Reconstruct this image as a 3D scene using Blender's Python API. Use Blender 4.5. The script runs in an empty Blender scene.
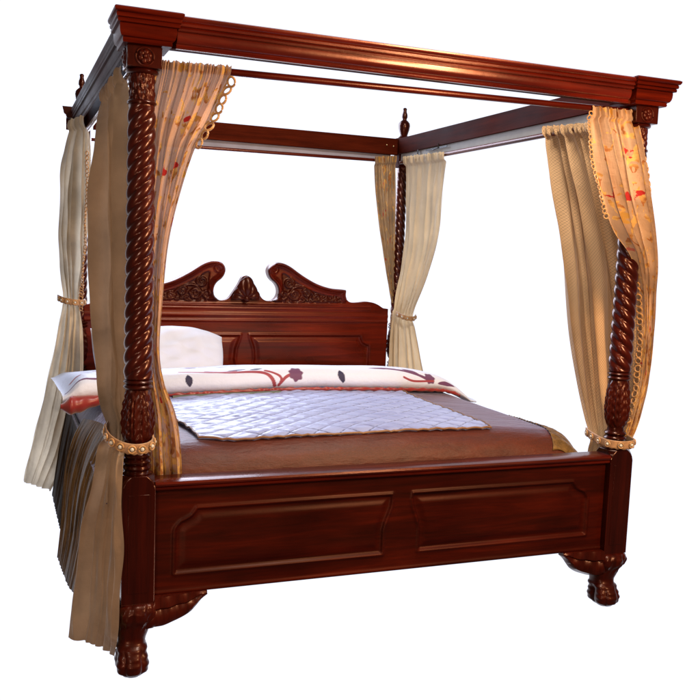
import bpy, bmesh, math, random
import numpy as np
from mathutils import Vector, Matrix
random.seed(4); rng = np.random.default_rng(7)
S = bpy.context.scene
PI = math.pi
# ------------------------------------------------------------------ camera
YAW, PITCH, ROLL = -0.376760, -0.109070, 0.0391974
FWD = Vector((-math.sin(YAW)*math.cos(PITCH), math.cos(YAW)*math.cos(PITCH), math.sin(PITCH)))
rt = Vector((math.cos(YAW), math.sin(YAW), 0)); upv = rt.cross(FWD)
R2 = rt*math.cos(ROLL)+upv*math.sin(ROLL); U2 = -rt*math.sin(ROLL)+upv*math.cos(ROLL)
cam_d = bpy.data.cameras.new('camera'); cam = bpy.data.objects.new('camera', cam_d)
S.collection.objects.link(cam)
m = Matrix((R2, U2, -FWD)).transposed().to_4x4(); m.translation = Vector((-0.40238, -2.88811, 1.40439))
cam.matrix_world = m
cam_d.sensor_width = 36; cam_d.sensor_fit = 'HORIZONTAL'; cam_d.lens = 883.443/700*36
cam_d.clip_start = .05; cam_d.clip_end = 100
S.camera = cam
S.render.resolution_x = S.render.resolution_y = 1024
# ------------------------------------------------------------------ white studio surround, darker behind the photographer
W_ = bpy.data.worlds.new('World'); S.world = W_; W_.use_nodes = True
nt = W_.node_tree; bg = nt.nodes['Background']
tc = nt.nodes.new('ShaderNodeTexCoord')
dp = nt.nodes.new('ShaderNodeVectorMath'); dp.operation = 'DOT_PRODUCT'
dp.inputs[1].default_value = tuple(FWD)
rp = nt.nodes.new('ShaderNodeValToRGB'); nt.links.new(tc.outputs['Generated'], dp.inputs[0])
mr = nt.nodes.new('ShaderNodeMapRange'); mr.inputs[1].default_value = -1; mr.inputs[2].default_value = 1
nt.links.new(dp.outputs['Value'], mr.inputs[0]); nt.links.new(mr.outputs[0], rp.inputs[0])
cr = rp.color_ramp
cr.elements[0].position = .0; cr.elements[0].color = (.10, .065, .05, 1)
cr.elements[1].position = .81; cr.elements[1].color = (1.03, 1.06, 1.2, 1)
e = cr.elements.new(.68); e.color = (.15, .11, .095, 1)
nt.links.new(rp.outputs[0], bg.inputs[0]); bg.inputs[1].default_value = 1.0
# ------------------------------------------------------------------ lights, some added as fill
def area(name, loc, target, size, power, col, sy=None):
    l = bpy.data.lights.new(name, 'AREA'); l.energy = power; l.color = col
    l.shape = 'RECTANGLE'; l.size = size; l.size_y = sy or size
    o = bpy.data.objects.new(name, l); S.collection.objects.link(o)
    o.location = loc; o.rotation_euler = (Vector(target)-Vector(loc)).to_track_quat('-Z', 'Y').to_euler()
    return o
area('cornice_highlight_panel', (1.85, -2.1, 1.98), (1.0, 0, 2.0), .42, 80, (1, .64, .36), 1.05)  # unseen warm panel, sized tall to spread the cornice highlight
area('spot_lamp', (1.42, -.92, 2.34), (1.0, -.08, 2.03), .14, 9, (1, .58, .28))
area('low_warm_fill', (-.9, -2.3, .35), (-.1, 0, .35), .4, 13, (1, .60, .40))  # added low fill, warms the bottom of the near left curtain
area('headboard_fill', (1.25, -.55, 3.5), (1.0, 1.7, .9), .7, 70, (1, .88, .76))  # added overhead fill, brightens the headboard and quilt
area('front_fill', (-1.6, -3.2, 2.5), (.6, .3, .9), .7, 32, (1, .86, .72))  # added front fill, lifts the curtains and footboard
area('window_light', (.6, 3.4, 2.45), (.8, .8, .7), 1.7, 105, (.70, .78, 1))
S.view_settings.view_transform = 'Standard'; S.view_settings.look = 'None'
S.view_settings.exposure = 0; S.view_settings.gamma = 1
S.render.engine = 'CYCLES'
S.cycles.max_bounces = 8; S.cycles.transparent_max_bounces = 16

# ------------------------------------------------------------------ node helpers
class NT:
    def __init__(s, name):
        s.m = bpy.data.materials.new(name); s.m.use_nodes = True; s.t = s.m.node_tree
        s.b = s.t.nodes['Principled BSDF']; s.out = s.t.nodes['Material Output']
    def n(s, typ, **k):
        x = s.t.nodes.new(typ)
        for a, v in k.items():
            if a.startswith('i_'):
                key = a[2:]; key = int(key) if key.isdigit() else key.replace('_', ' ')
                x.inputs[key].default_value = v
            else: setattr(x, a, v)
        return x
    def l(s, a, b): s.t.links.new(a, b)
    def ramp(s, src, stops, interp='LINEAR'):
        r = s.n('ShaderNodeValToRGB'); c = r.color_ramp; c.interpolation = interp
        while len(c.elements) < len(stops): c.elements.new(.5)
        for el, (p, col) in zip(c.elements, stops):
            el.position = p; el.color = (*col, 1) if len(col) == 3 else col
        s.l(src, r.inputs[0]); return r.outputs[0]
    def mix(s, f, a, b, mode='MIX'):
        x = s.n('ShaderNodeMix', data_type='RGBA', blend_type=mode)
        for i, v in ((0, f), (6, a), (7, b)):
            if hasattr(v, 'is_linked') or hasattr(v, 'links'): s.l(v, x.inputs[i])
            else: x.inputs[i].default_value = v if i == 0 else ((*v, 1) if len(v) == 3 else v)
        return x.outputs[2]
    def bump(s, h, strength=.3, dist=.002, normal=None):
        b = s.n('ShaderNodeBump'); b.inputs['Strength'].default_value = strength; b.inputs['Distance'].default_value = dist
        s.l(h, b.inputs['Height'])
        if normal is not None: s.l(normal, b.inputs['Normal'])
        s.l(b.outputs[0], s.b.inputs['Normal']); return b.outputs[0]
def wood(name, axis, dark=(.034, .005, .002), mid=(.115, .0135, .004), light=(.24, .034, .008), rough=.27, scale=1., coat=.15, spec=.35):
    dark, mid, light = [(c[0]*.68, c[1]*.38, c[2]*.34) for c in (dark, mid, light)]
    M = NT(name); tc = M.n('ShaderNodeTexCoord'); mp = M.n('ShaderNodeMapping')
    sc = [14*scale]*3; sc['XYZ'.index(axis)] = 1.1*scale; mp.inputs['Scale'].default_value = sc
    M.l(tc.outputs['Object'], mp.inputs[0])
    n1 = M.n('ShaderNodeTexNoise', i_Scale=1.6, i_Detail=8., i_Roughness=.62, i_Distortion=.6); M.l(mp.outputs[0], n1.inputs[0])
    n2 = M.n('ShaderNodeTexNoise', i_Scale=9., i_Detail=4., i_Roughness=.6); M.l(mp.outputs[0], n2.inputs[0])
    n3 = M.n('ShaderNodeTexNoise', i_Scale=2.3, i_Detail=3.); M.l(tc.outputs['Object'], n3.inputs[0])
    c = M.ramp(n1.outputs[0], [(.22, dark), (.48, mid), (.80, light)])
    f = M.ramp(n2.outputs[0], [(.38, (.74, .70, .70)), (.6, (1, 1, 1))])
    c = M.mix(.7, c, f, 'MULTIPLY')
    g = M.ramp(n3.outputs[0], [(.3, (.6, .55, .5)), (.7, (1.25, 1.2, 1.1))])
    c = M.mix(.8, c, g, 'MULTIPLY')
    M.l(c, M.b.inputs['Base Color'])
    r = M.ramp(n3.outputs[0], [(.3, (rough-.05,)*3), (.75, (rough+.12,)*3)]); M.l(r, M.b.inputs['Roughness'])
    M.b.inputs['Coat Weight'].default_value = coat; M.b.inputs['Coat Roughness'].default_value = .12
    M.b.inputs['Specular IOR Level'].default_value = spec; M.b.inputs['Specular Tint'].default_value = (1, .56, .42, 1); M.b.inputs['Coat Tint'].default_value = (1, .8, .7, 1)
    n4 = M.n('ShaderNodeTexNoise', i_Scale=55., i_Detail=3.); M.l(tc.outputs['Object'], n4.inputs[0])
    a = M.n('ShaderNodeMath', operation='ADD'); M.l(n2.outputs[0], a.inputs[0]); M.l(n4.outputs[0], a.inputs[1])
    M.bump(a.outputs[0], .18, .0012)
    return M.m
WCN = wood('polished_mahogany_x', 'X', (.030, .0045, .002), (.13, .014, .0035), (.26, .034, .007), rough=.25, coat=.35, spec=.8)
WCAP = wood('cap_mahogany_x', 'X', (.030, .0045, .002), (.10, .012, .0035), (.20, .029, .007), rough=.35, coat=0, spec=.08)
WH = wood('headboard_mahogany', 'X', (.040, .005, .0018), (.14, .015, .0035), (.28, .036, .008), rough=.3, coat=.1, spec=.35)
WX = wood('mahogany_x', 'X', (.030, .0045, .002), (.10, .012, .0035), (.21, .029, .007)); WY = wood('mahogany_y', 'Y'); WZ = wood('mahogany_z', 'Z', (.014, .003, .0016), (.052, .007, .0028), (.13, .017, .005), rough=.24, coat=.3, spec=.45)
WD = wood('mahogany_dark', 'X', (.013, .0025, .0012), (.056, .0072, .0022), (.13, .018, .004), .4, coat=0, spec=.25)
WDZ = wood('mahogany_dark_z', 'Z', (.016, .0035, .0022), (.042, .007, .0035), (.08, .013, .006), .24)
WM = wood('matt_mahogany_y', 'Y', (.022, .006, .003), (.060, .014, .006), (.11, .026, .010), .62, coat=0, spec=.04)
WS = wood('semi_matt_mahogany_y', 'Y', (.018, .005, .003), (.052, .011, .005), (.10, .022, .009), .5, coat=0, spec=.06)
WMX = wood('matt_mahogany_x', 'X', (.03, .008, .004), (.085, .020, .008), (.15, .038, .014), .6, coat=0, spec=.04)
WC = wood('mahogany_carved', 'Z', (.024, .004, .002), (.062, .010, .004), (.11, .018, .007), .33, coat=.1, spec=.3)

def cloth(name, base, var, pattern=None, trans=.25, alpha=1., rough=.75, sheen=.3, weave=1.):
    M = NT(name); uv = M.n('ShaderNodeUVMap'); tc = M.n('ShaderNodeTexCoord')
    n = M.n('ShaderNodeTexNoise', i_Scale=7., i_Detail=5.); M.l(tc.outputs['Object'], n.inputs[0])
    c = M.ramp(n.outputs[0], [(.3, tuple(v*(1-var) for v in base)), (.7, tuple(min(1, v*(1+var)) for v in base))])
    w = M.n('ShaderNodeTexWave', i_Scale=95., i_Distortion=.6, i_Detail=1., bands_direction='X'); M.l(uv.outputs[0], w.inputs[0])
    w2 = M.n('ShaderNodeTexWave', i_Scale=95., i_Distortion=.6, i_Detail=1., bands_direction='Y'); M.l(uv.outputs[0], w2.inputs[0])
    h = M.n('ShaderNodeMath', operation='ADD'); M.l(w.outputs['Fac'], h.inputs[0]); M.l(w2.outputs['Fac'], h.inputs[1])
    mask = None
    if pattern == 'diamond':
        mp = M.n('ShaderNodeMapping'); mp.inputs['Rotation'].default_value = (0, 0, PI/4); mp.inputs['Scale'].default_value = (105, 105, 105)
        M.l(uv.outputs[0], mp.inputs[0])
        ck = M.n('ShaderNodeTexVoronoi', i_Randomness=0., i_Scale=1., distance='CHEBYCHEV'); M.l(mp.outputs[0], ck.inputs[0])
        f = M.ramp(ck.outputs['Distance'], [(.36, (0, 0, 0)), (.44, (1, 1, 1))])
        d2 = M.ramp(ck.outputs['Distance'], [(.08, (1, 1, 1)), (.14, (0, 0, 0))])
        f = M.mix(1., f, d2, 'ADD')
        c = M.mix(f, c, tuple(v*.52 for v in base))
    if pattern == 'floral':
        # embroidered gold sprigs and a few red flowers on a fine voile
        v = M.n('ShaderNodeTexVoronoi', i_Scale=13., i_Randomness=.95); nz = M.n('ShaderNodeTexNoise', i_Scale=26., i_Detail=3.)
        M.l(uv.outputs[0], nz.inputs[0])
        wv = M.mix(.07, uv.outputs[0], nz.outputs['Color']); M.l(wv, v.inputs[0])
        blob = M.ramp(v.outputs['Distance'], [(.215, (1, 1, 1)), (.245, (0, 0, 0))])
        sp = M.n('ShaderNodeSeparateColor'); M.l(v.outputs['Color'], sp.inputs[0])
        isred = M.ramp(sp.outputs[0], [(.52, (0, 0, 0)), (.54, (1, 1, 1))])
        isany = M.ramp(sp.outputs[1], [(.50, (0, 0, 0)), (.53, (1, 1, 1))])
        leafn = M.n('ShaderNodeTexNoise', i_Scale=20., i_Detail=2., i_Distortion=1.5); mpl = M.n('ShaderNodeMapping'); mpl.inputs['Scale'].default_value = (1.6, .75, 1)
        M.l(uv.outputs[0], mpl.inputs[0]); M.l(mpl.outputs[0], leafn.inputs[0])
        suv = M.n('ShaderNodeSeparateXYZ'); M.l(uv.outputs[0], suv.inputs[0])
        low = M.n('ShaderNodeMapRange'); low.inputs[1].default_value = .75; low.inputs[2].default_value = 1.25; low.inputs[3].default_value = 0.; low.inputs[4].default_value = .13
        M.l(suv.outputs[1], low.inputs[0]); ad = M.n('ShaderNodeMath', operation='ADD'); M.l(leafn.outputs[0], ad.inputs[0]); M.l(low.outputs[0], ad.inputs[1])
        gold = M.ramp(ad.outputs[0], [(.585, (0, 0, 0)), (.60, (1, 1, 1))])
        rust = M.ramp(nz.outputs[0], [(.45, (.68, .40, .11)), (.6, (.34, .12, .03))])
        c = M.mix(gold, c, rust)
        mk = M.mix(1., blob, isany, 'MULTIPLY')
        c = M.mix(mk, c, M.mix(isred, (.55, .30, .06), (.42, .015, .012)))
        mask = M.mix(1., mk, gold, 'ADD')
    M.l(c, M.b.inputs['Base Color'])
    M.b.inputs['Roughness'].default_value = rough
    M.b.inputs['Sheen Weight'].default_value = sheen; M.b.inputs['Sheen Roughness'].default_value = .4
    M.b.inputs['Specular IOR Level'].default_value = .35
    nz = M.n('ShaderNodeTexNoise', i_Scale=18., i_Detail=4.); M.l(tc.outputs['Object'], nz.inputs[0])
    b1 = M.n('ShaderNodeBump'); b1.inputs['Strength'].default_value = .45; b1.inputs['Distance'].default_value = .012
    M.l(nz.outputs[0], b1.inputs['Height'])
    nrm = M.bump(h.outputs[0], .25*weave, .0006, b1.outputs[0])
    if trans > 0:
        t = M.n('ShaderNodeBsdfTranslucent'); M.l(c, t.inputs[0]); M.l(nrm, t.inputs['Normal'])
        mx = M.n('ShaderNodeMixShader'); mx.inputs[0].default_value = trans
        M.l(M.b.outputs[0], mx.inputs[1]); M.l(t.outputs[0], mx.inputs[2]); last = mx.outputs[0]
    else: last = M.b.outputs[0]
    if alpha < 1:
        tr = M.n('ShaderNodeBsdfTransparent'); mx2 = M.n('ShaderNodeMixShader'); 
        fac = M.n('ShaderNodeMath', operation='MAXIMUM'); fac.inputs[0].default_value = alpha
        if mask is not None: M.l(mask, fac.inputs[1])
        M.l(fac.outputs[0], mx2.inputs[0]); M.l(tr.outputs[0], mx2.inputs[1]); M.l(last, mx2.inputs[2]); last = mx2.outputs[0]
    M.l(last, M.out.inputs[0])
    return M.m
SAGE = cloth('sage_beige_cloth', (.42, .295, .185), .2, trans=.2)
GOLDC = cloth('gold_beige_brocade', (.74, .48, .25), .10, 'diamond', trans=.22)
CREAM = cloth('cream_cloth', (.86, .72, .50), .08, trans=.5)
OLIVE = cloth('olive_cream_satin', (.62, .54, .40), .25, trans=.45, rough=.45)
VOILE = cloth('embroidered_voile', (.55, .34, .22), .2, 'floral', trans=.32, alpha=.975)
VOILED = cloth('embroidered_voile_gold', (.50, .32, .19), .22, 'floral', trans=.15)
VOILEB = cloth('embroidered_voile_brown', (.32, .21, .11), .3, 'floral', trans=.2)  # darker brown-gold cloth for the back rod curtain
def simple(name, col, rough=.5, metal=0., sheen=0., var=.2, bump=.2, scale=30., coat=0., spec=.5):
    M = NT(name); tc = M.n('ShaderNodeTexCoord')
    n = M.n('ShaderNodeTexNoise', i_Scale=scale, i_Detail=5.); M.l(tc.outputs['Object'], n.inputs[0])
    c = M.ramp(n.outputs[0], [(.3, tuple(v*(1-var) for v in col)), (.7, tuple(min(1, v*(1+var)) for v in col))])
    M.l(c, M.b.inputs['Base Color']); M.b.inputs['Roughness'].default_value = rough; M.b.inputs['Metallic'].default_value = metal
    M.b.inputs['Sheen Weight'].default_value = sheen; M.b.inputs['Coat Weight'].default_value = coat
    M.b.inputs['Specular IOR Level'].default_value = spec
    M.bump(n.outputs[0], bump, .004); return M.m
TRIM = simple('gold_trim', (.50, .27, .09), .45, sheen=.3)
TRIMD = simple('bronze_braid', (.20, .10, .045), .45)
PEARL = simple('pearl_bead', (.62, .60, .52), .18, coat=.6, var=.05, bump=.02)
REDS = simple('red_satin', (.24, .014, .012), .38, sheen=.4, scale=14, bump=.4)
PALE = simple('pale_gap', (.30, .30, .38), .8, var=.12, scale=9)  # tone of the wall remnants between boards and rods
PALEW = simple('pale_gap_warm', (.34, .335, .31), .8, var=.12, scale=9)
BRASS = simple('brass_screw', (.5, .38, .2), .3, 1.)
BLACK = simple('black_iron', (.01, .01, .012), .5)
PILLOW = simple('white_cotton', (.68, .75, .90), .8, sheen=.2, var=.03, scale=9, bump=.6)
MATT = simple('mattress_ticking', (.5, .45, .4), .8)
def satin(name, col, rough=.33, var=(.72, 1.25), spec=.6, sheen=.08, tint=(1, 1, 1), sc=(3, 9, 9)):
    M = NT(name); tc = M.n('ShaderNodeTexCoord'); mp = M.n('ShaderNodeMapping'); mp.inputs['Scale'].default_value = sc
    M.l(tc.outputs['Object'], mp.inputs[0])
    n = M.n('ShaderNodeTexNoise', i_Scale=2.4, i_Detail=7., i_Roughness=.6); M.l(mp.outputs[0], n.inputs[0])
    n2 = M.n('ShaderNodeTexNoise', i_Scale=260., i_Detail=2.); M.l(tc.outputs['Object'], n2.inputs[0])
    c = M.ramp(n.outputs[0], [(.3, tuple(v*var[0] for v in col)), (.7, tuple(v*var[1] for v in col))])
    c = M.mix(.35, c, M.ramp(n2.outputs[0], [(.35, (.45,)*3), (.65, (1.3,)*3)]), 'MULTIPLY')
    M.l(c, M.b.inputs['Base Color']); M.b.inputs['Roughness'].default_value = rough
    M.b.inputs['Specular IOR Level'].default_value = spec; M.b.inputs['Sheen Weight'].default_value = sheen; M.b.inputs['Sheen Tint'].default_value = (*tint, 1)
    M.b.inputs['Sheen Roughness'].default_value = .3
    b1 = M.n('ShaderNodeBump'); b1.inputs['Strength'].default_value = .7; b1.inputs['Distance'].default_value = .010
    M.l(n.outputs[0], b1.inputs['Height']); M.bump(n2.outputs[0], .25, .001, b1.outputs[0])
    return M.m
BROWN = satin('brown_satin', (.085, .016, .0055), .50, spec=.36, sheen=.7, tint=(.55, .62, 1.))
GOLDSAT = satin('old_gold_satin', (.15, .085, .026), .5, spec=.25, sheen=0., var=(.3, 1.6), sc=(10, 16, 3))
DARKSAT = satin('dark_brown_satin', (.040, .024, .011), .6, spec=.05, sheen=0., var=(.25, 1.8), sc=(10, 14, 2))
def printed(name, rough=.6, attr='print', spec=.3, sheen=.0, bump=.5):
    M = NT(name); a = M.n('ShaderNodeAttribute', attribute_name=attr); tc = M.n('ShaderNodeTexCoord')
    n = M.n('ShaderNodeTexNoise', i_Scale=11., i_Detail=6., i_Roughness=.6); M.l(tc.outputs['Object'], n.inputs[0])
    M.l(a.outputs['Color'], M.b.inputs['Base Color']); M.b.inputs['Roughness'].default_value = rough
    M.b.inputs['Specular IOR Level'].default_value = spec; M.b.inputs['Sheen Weight'].default_value = sheen
    M.bump(n.outputs[0], bump, .012); return M.m
DUVET = printed('printed_white_cotton'); QUILT = printed('quilted_silver_satin', .38, spec=.6, sheen=.1, bump=.35)

# ------------------------------------------------------------------ mesh helpers
class MB:
    def __init__(s): s.v = []; s.f = []
    def add(s, v, f):
        o = len(s.v); s.v += [tuple(map(float, p)) for p in v]; s.f += [tuple(i+o for i in q) for q in f]; return s
    def box(s, a, b):
        x0, y0, z0 = a; x1, y1, z1 = b
        return s.add([(x0,y0,z0),(x1,y0,z0),(x1,y1,z0),(x0,y1,z0),(x0,y0,z1),(x1,y0,z1),(x1,y1,z1),(x0,y1,z1)],
              [(0,3,2,1),(4,5,6,7),(0,1,5,4),(1,2,6,5),(2,3,7,6),(3,0,4,7)])
    def grid(s, P, wrap_u=False, wrap_v=False):
        P = np.asarray(P, float); nv, nu = P.shape[:2]; f = []
        for j in range(nv-(0 if wrap_v else 1)):
            for i in range(nu-(0 if wrap_u else 1)):
                f.append((j*nu+i, j*nu+(i+1) % nu, ((j+1) % nv)*nu+(i+1) % nu, ((j+1) % nv)*nu+i))
        return s.add(P.reshape(-1, 3), f)
    def lathe(s, prof, c=(0, 0), n=40, fn=None):
        P = []
        for z, r in prof:
            row = []
            for k in range(n):
                a = 2*PI*k/n; rr = r if fn is None else fn(r, a, z)
                row.append((c[0]+rr*math.cos(a), c[1]+rr*math.sin(a), z))
            P.append(row)
        nb = len(s.v); s.grid(P, wrap_u=True)
        s.f.append(tuple(nb+k for k in range(n))[::-1]); s.f.append(tuple(nb+(len(prof)-1)*n+k for k in range(n)))
        return s
    def sweep(s, prof, path, closed=False):
        """prof: list of (outward, z) ; path: list of (x,y,nx,ny) where (nx,ny) is the mitred outward vector"""
        P = [[(x+nx*o, y+ny*o, z) for (o, z) in prof] for (x, y, nx, ny) in path]
        nb = len(s.v); n = len(prof); s.grid(P, wrap_u=True)
        s.f.append(tuple(nb+k for k in range(n))); s.f.append(tuple(nb+(len(path)-1)*n+k for k in range(n))[::-1])
        return s
    def tube(s, pts, r, n=10, closed=False):
        pts = [Vector(p) for p in pts]; P = []; N = len(pts); up = Vector((0, 0, 1))
        for i, p in enumerate(pts):
            a = pts[(i-1) % N] if (closed or i) else pts[0]; b = pts[(i+1) % N] if (closed or i < N-1) else pts[-1]
            t = (b-a).normalized(); u = t.cross(up if abs(t.z) < .95 else Vector((1, 0, 0))).normalized(); w = t.cross(u)
            rr = r[i] if isinstance(r, (list, tuple)) else r
            P.append([p+u*math.cos(2*PI*k/n)*rr+w*math.sin(2*PI*k/n)*rr for k in range(n)])
        nb = len(s.v); s.grid([[tuple(q) for q in row] for row in P], wrap_u=True, wrap_v=closed)
        if not closed:
            s.f.append(tuple(nb+k for k in range(n))); s.f.append(tuple(nb+(N-1)*n+k for k in range(n))[::-1])
        return s
    def torus(s, c, axis, R, r, n=14, k=6, squash=1.):
        c = Vector(c); a = Vector(axis).normalized(); u = a.orthogonal().normalized(); 
        if abs(a.z) < .9: u = (Vector((0, 0, 1))-a*a.z).normalized()
        w = a.cross(u)
        return s.tube([c+u*math.cos(2*PI*i/n)*R*squash+w*math.sin(2*PI*i/n)*R for i in range(n)], r, k, True)
    def ball(s, c, r, n=10, m=7, sc=(1, 1, 1)):
        P = [[(c[0]+r*sc[0]*math.sin(PI*j/m)*math.cos(2*PI*i/n), c[1]+r*sc[1]*math.sin(PI*j/m)*math.sin(2*PI*i/n), c[2]+r*sc[2]*math.cos(PI*j/m)) for i in range(n)] for j in range(m+1)]
        return s.grid(P[::-1], wrap_u=True)
    def build(s, name, mat, parent=None, smooth=True, bevel=0., solid=0., angle=40, uv=None, offset=0.):
        me = bpy.data.meshes.new(name); me.from_pydata(s.v, [], s.f); me.materials.append(mat)
        bm = bmesh.new(); bm.from_mesh(me); bmesh.ops.recalc_face_normals(bm, faces=bm.faces) if uv is None else None
        bm.to_mesh(me); bm.free()
        me.polygons.foreach_set('use_smooth', [smooth]*len(me.polygons)); 
        o = bpy.data.objects.new(name, me); S.collection.objects.link(o)
        if smooth and angle < 180:
            sh = me; 
            try: me.set_sharp_from_angle(angle=math.radians(angle))
            except Exception: pass
        if uv is not None:
            L = me.uv_layers.new(name='UVMap'); idx = np.empty(len(me.loops), int); me.loops.foreach_get('vertex_index', idx)
            L.data.foreach_set('uv', np.asarray(uv, float)[idx].ravel())
        if solid: md = o.modifiers.new('thick', 'SOLIDIFY'); md.thickness = solid; md.offset = offset
        if bevel: md = o.modifiers.new('bevel', 'BEVEL'); md.width = bevel; md.segments = 2; md.limit_method = 'ANGLE'; md.harden_normals = False
        if parent is not None: o.parent = parent
        return o
def tag(o, label, cat=None, group=None, kind=None):
    if label: o['label'] = label
    if cat: o['category'] = cat
    if group: o['group'] = group
    if kind: o['kind'] = kind
    return o
def empty(name, label, cat, loc=(0, 0, 0), group=None):
    o = bpy.data.objects.new(name, None); S.collection.objects.link(o); o.location = loc; o.empty_display_size = .1
    return tag(o, label, cat, group)
def sstep(a, b, x):
    t = np.clip((x-a)/(b-a), 0, 1); return t*t*(3-2*t)
def poly_dist(px, pz, poly, closed=True):
    """signed distance to a polygon, positive inside, plus nearest point"""
    poly = np.asarray(poly, float); n = len(poly); best = np.full(px.shape, 1e9); nx = px.copy(); nz = pz.copy(); ins = np.zeros(px.shape, bool)
    for i in range(n if closed else n-1):
        a = poly[i]; b = poly[(i+1) % n]; d = b-a; L = d@d+1e-12
        t = np.clip(((px-a[0])*d[0]+(pz-a[1])*d[1])/L, 0, 1); qx = a[0]+t*d[0]; qz = a[1]+t*d[1]
        dd = np.hypot(px-qx, pz-qz); k = dd < best; best = np.where(k, dd, best); nx = np.where(k, qx, nx); nz = np.where(k, qz, nz)
        if closed:
            c = ((a[1] > pz) != (b[1] > pz)) & (px < (b[0]-a[0])*(pz-a[1])/((b[1]-a[1]) if b[1] != a[1] else 1e-12)+a[0]); ins ^= c
    return (np.where(ins, best, -best) if closed else best), nx, nz
def smooth_poly(pts, k=6):
    pts = np.asarray(pts, float); n = len(pts); out = []
    for i in range(n):
        p0, p1, p2, p3 = pts[(i-1) % n], pts[i], pts[(i+1) % n], pts[(i+2) % n]
        for j in range(k):
            t = j/k; out.append(.5*((2*p1)+(-p0+p2)*t+(2*p0-5*p1+4*p2-p3)*t*t+(-p0+3*p1-3*p2+p3)*t**3))
    return np.array(out)
def spline(pts, k=8):
    pts = np.asarray(pts, float); n = len(pts); out = []
    for i in range(n-1):
        p0 = pts[max(i-1, 0)]; p1 = pts[i]; p2 = pts[i+1]; p3 = pts[min(i+2, n-1)]
        for j in range(k):
            t = j/k; out.append(.5*((2*p1)+(-p0+p2)*t+(2*p0-5*p1+4*p2-p3)*t*t+(-p0+3*p1-3*p2+p3)*t**3))
    out.append(pts[-1]); return np.array(out)
def arc(c, r, a0, a1, n=8):
    return [(c[0]+r*math.cos(math.radians(a0+(a1-a0)*i/n)), c[1]+r*math.sin(math.radians(a0+(a1-a0)*i/n))) for i in range(n+1)]
def relief(x0, x1, z0, z1, step, hfun, ybase, outline=None, thick=.03):
    """carved board: front face is a fine height field (towards -Y), optional silhouette, closed back"""
    nx = int(round((x1-x0)/step))+1; nz = int(round((z1-z0)/step))+1
    X, Z = np.meshgrid(np.linspace(x0, x1, nx), np.linspace(z0, z1, nz)); 
    keep = np.ones((nz-1, nx-1), bool)
    if outline is not None:
        cx = (X[:-1, :-1]+X[1:, 1:])/2; cz = (Z[:-1, :-1]+Z[1:, 1:])/2
        d, _, _ = poly_dist(cx, cz, outline); keep = d > 0
    cnt = np.zeros((nz, nx), int)
    for a in (0, 1):
        for b in (0, 1): cnt[a:nz-1+a, b:nx-1+b] += keep
    if outline is not None:
        bd = (cnt > 0) & (cnt < 4); d, qx, qz = poly_dist(X[bd], Z[bd], outline); X[bd] = qx; Z[bd] = qz
    H = hfun(X, Z); idx = -np.ones((nz, nx), int); use = cnt > 0; idx[use] = np.arange(use.sum())
    m = MB(); m.v = [tuple(p) for p in np.stack([X[use], ybase-H[use], Z[use]], 1)]; n0 = len(m.v)
    m.v += [(p[0], ybase+thick, p[2]) for p in m.v]
    J, I = np.nonzero(keep)
    for j, i in zip(J, I):
        q = (idx[j, i], idx[j, i+1], idx[j+1, i+1], idx[j+1, i]); m.f.append(q); m.f.append(tuple(n0+k for k in q[::-1]))
    e = {}
    for f in m.f[::2]:
        for k in range(4):
            a, b = f[k], f[(k+1) % 4]
            if (b, a) in e: del e[(b, a)]
            else: e[(a, b)] = 1
    for a, b in e: m.f.append((b, a, a+n0, b+n0))
    return m
# ================================================================== THE BED
BW, BD = 1.913, 2.2125
AX = .006                                    # axis of the left posts
bed = empty('four_poster_bed', 'glossy dark mahogany four poster bed with barley twist posts and carved swan neck headboard', 'bed', (BW/2, BD/2, 0))
inv = Matrix.Translation(bed.location).inverted()
def B(o, parent=bed):
    o.parent = parent
    if parent is bed: o.matrix_parent_inverse = inv
    return o

# ---- cornice profile (outward, z) with 0 = line of the plain board face
PROF = [(0, 2.012), (.010, 2.012), (.013, 2.017), (.011, 2.022), (.013, 2.026), (.018, 2.027), (.0225, 2.030), (.0265, 2.036), (.029, 2.044), (.030, 2.052), (.0290, 2.059), (.041, 2.060), (.043, 2.066), (.040, 2.071), (.047, 2.073), (.049, 2.080), (.046, 2.085), (.053, 2.087), (.058, 2.093), (.058, 2.099), (.050, 2.103), (-.002, 2.103), (-.002, 2.012)]
def cap_prof(k): return [(o+k if o >= .0 else o, z-.0006 if z < 2.05 else z+.004) for o, z in PROF]
mb = MB().sweep(PROF, [(.10, -.048, 0, -1), (BW-.10, -.048, 0, -1)])
B(mb.build('front_cornice', WCN))
B(MB().box((.075, -.0465, 2.0135), (BW-.075, -.012, 2.1015)).build('front_board', WMX, bevel=.001))
mb = MB().sweep([(o*.6, z) for o, z in PROF], [(-.030, .09, -1, 0), (-.030, BD+.02, -1, 0)])
B(mb.build('side_cornice', WS))
mb = MB().sweep([(o*.6, z) for o, z in PROF], [(BW+.030, .09, 1, 0), (BW+.030, BD+.02, 1, 0)])
B(mb.build('side_cornice', WS))
# plain inner boards and head board of the canopy
for x in (.018, BW-.046):
    B(MB().box((x, .06, 2.021), (x+.022, BD-.045, 2.116)).build('canopy_side_board', WM, bevel=.002))
B(MB().box((.06, BD-.012, 2.019), (BW-.028, BD+.012, 2.118)).build('canopy_head_board', WMX, bevel=.002))
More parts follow.
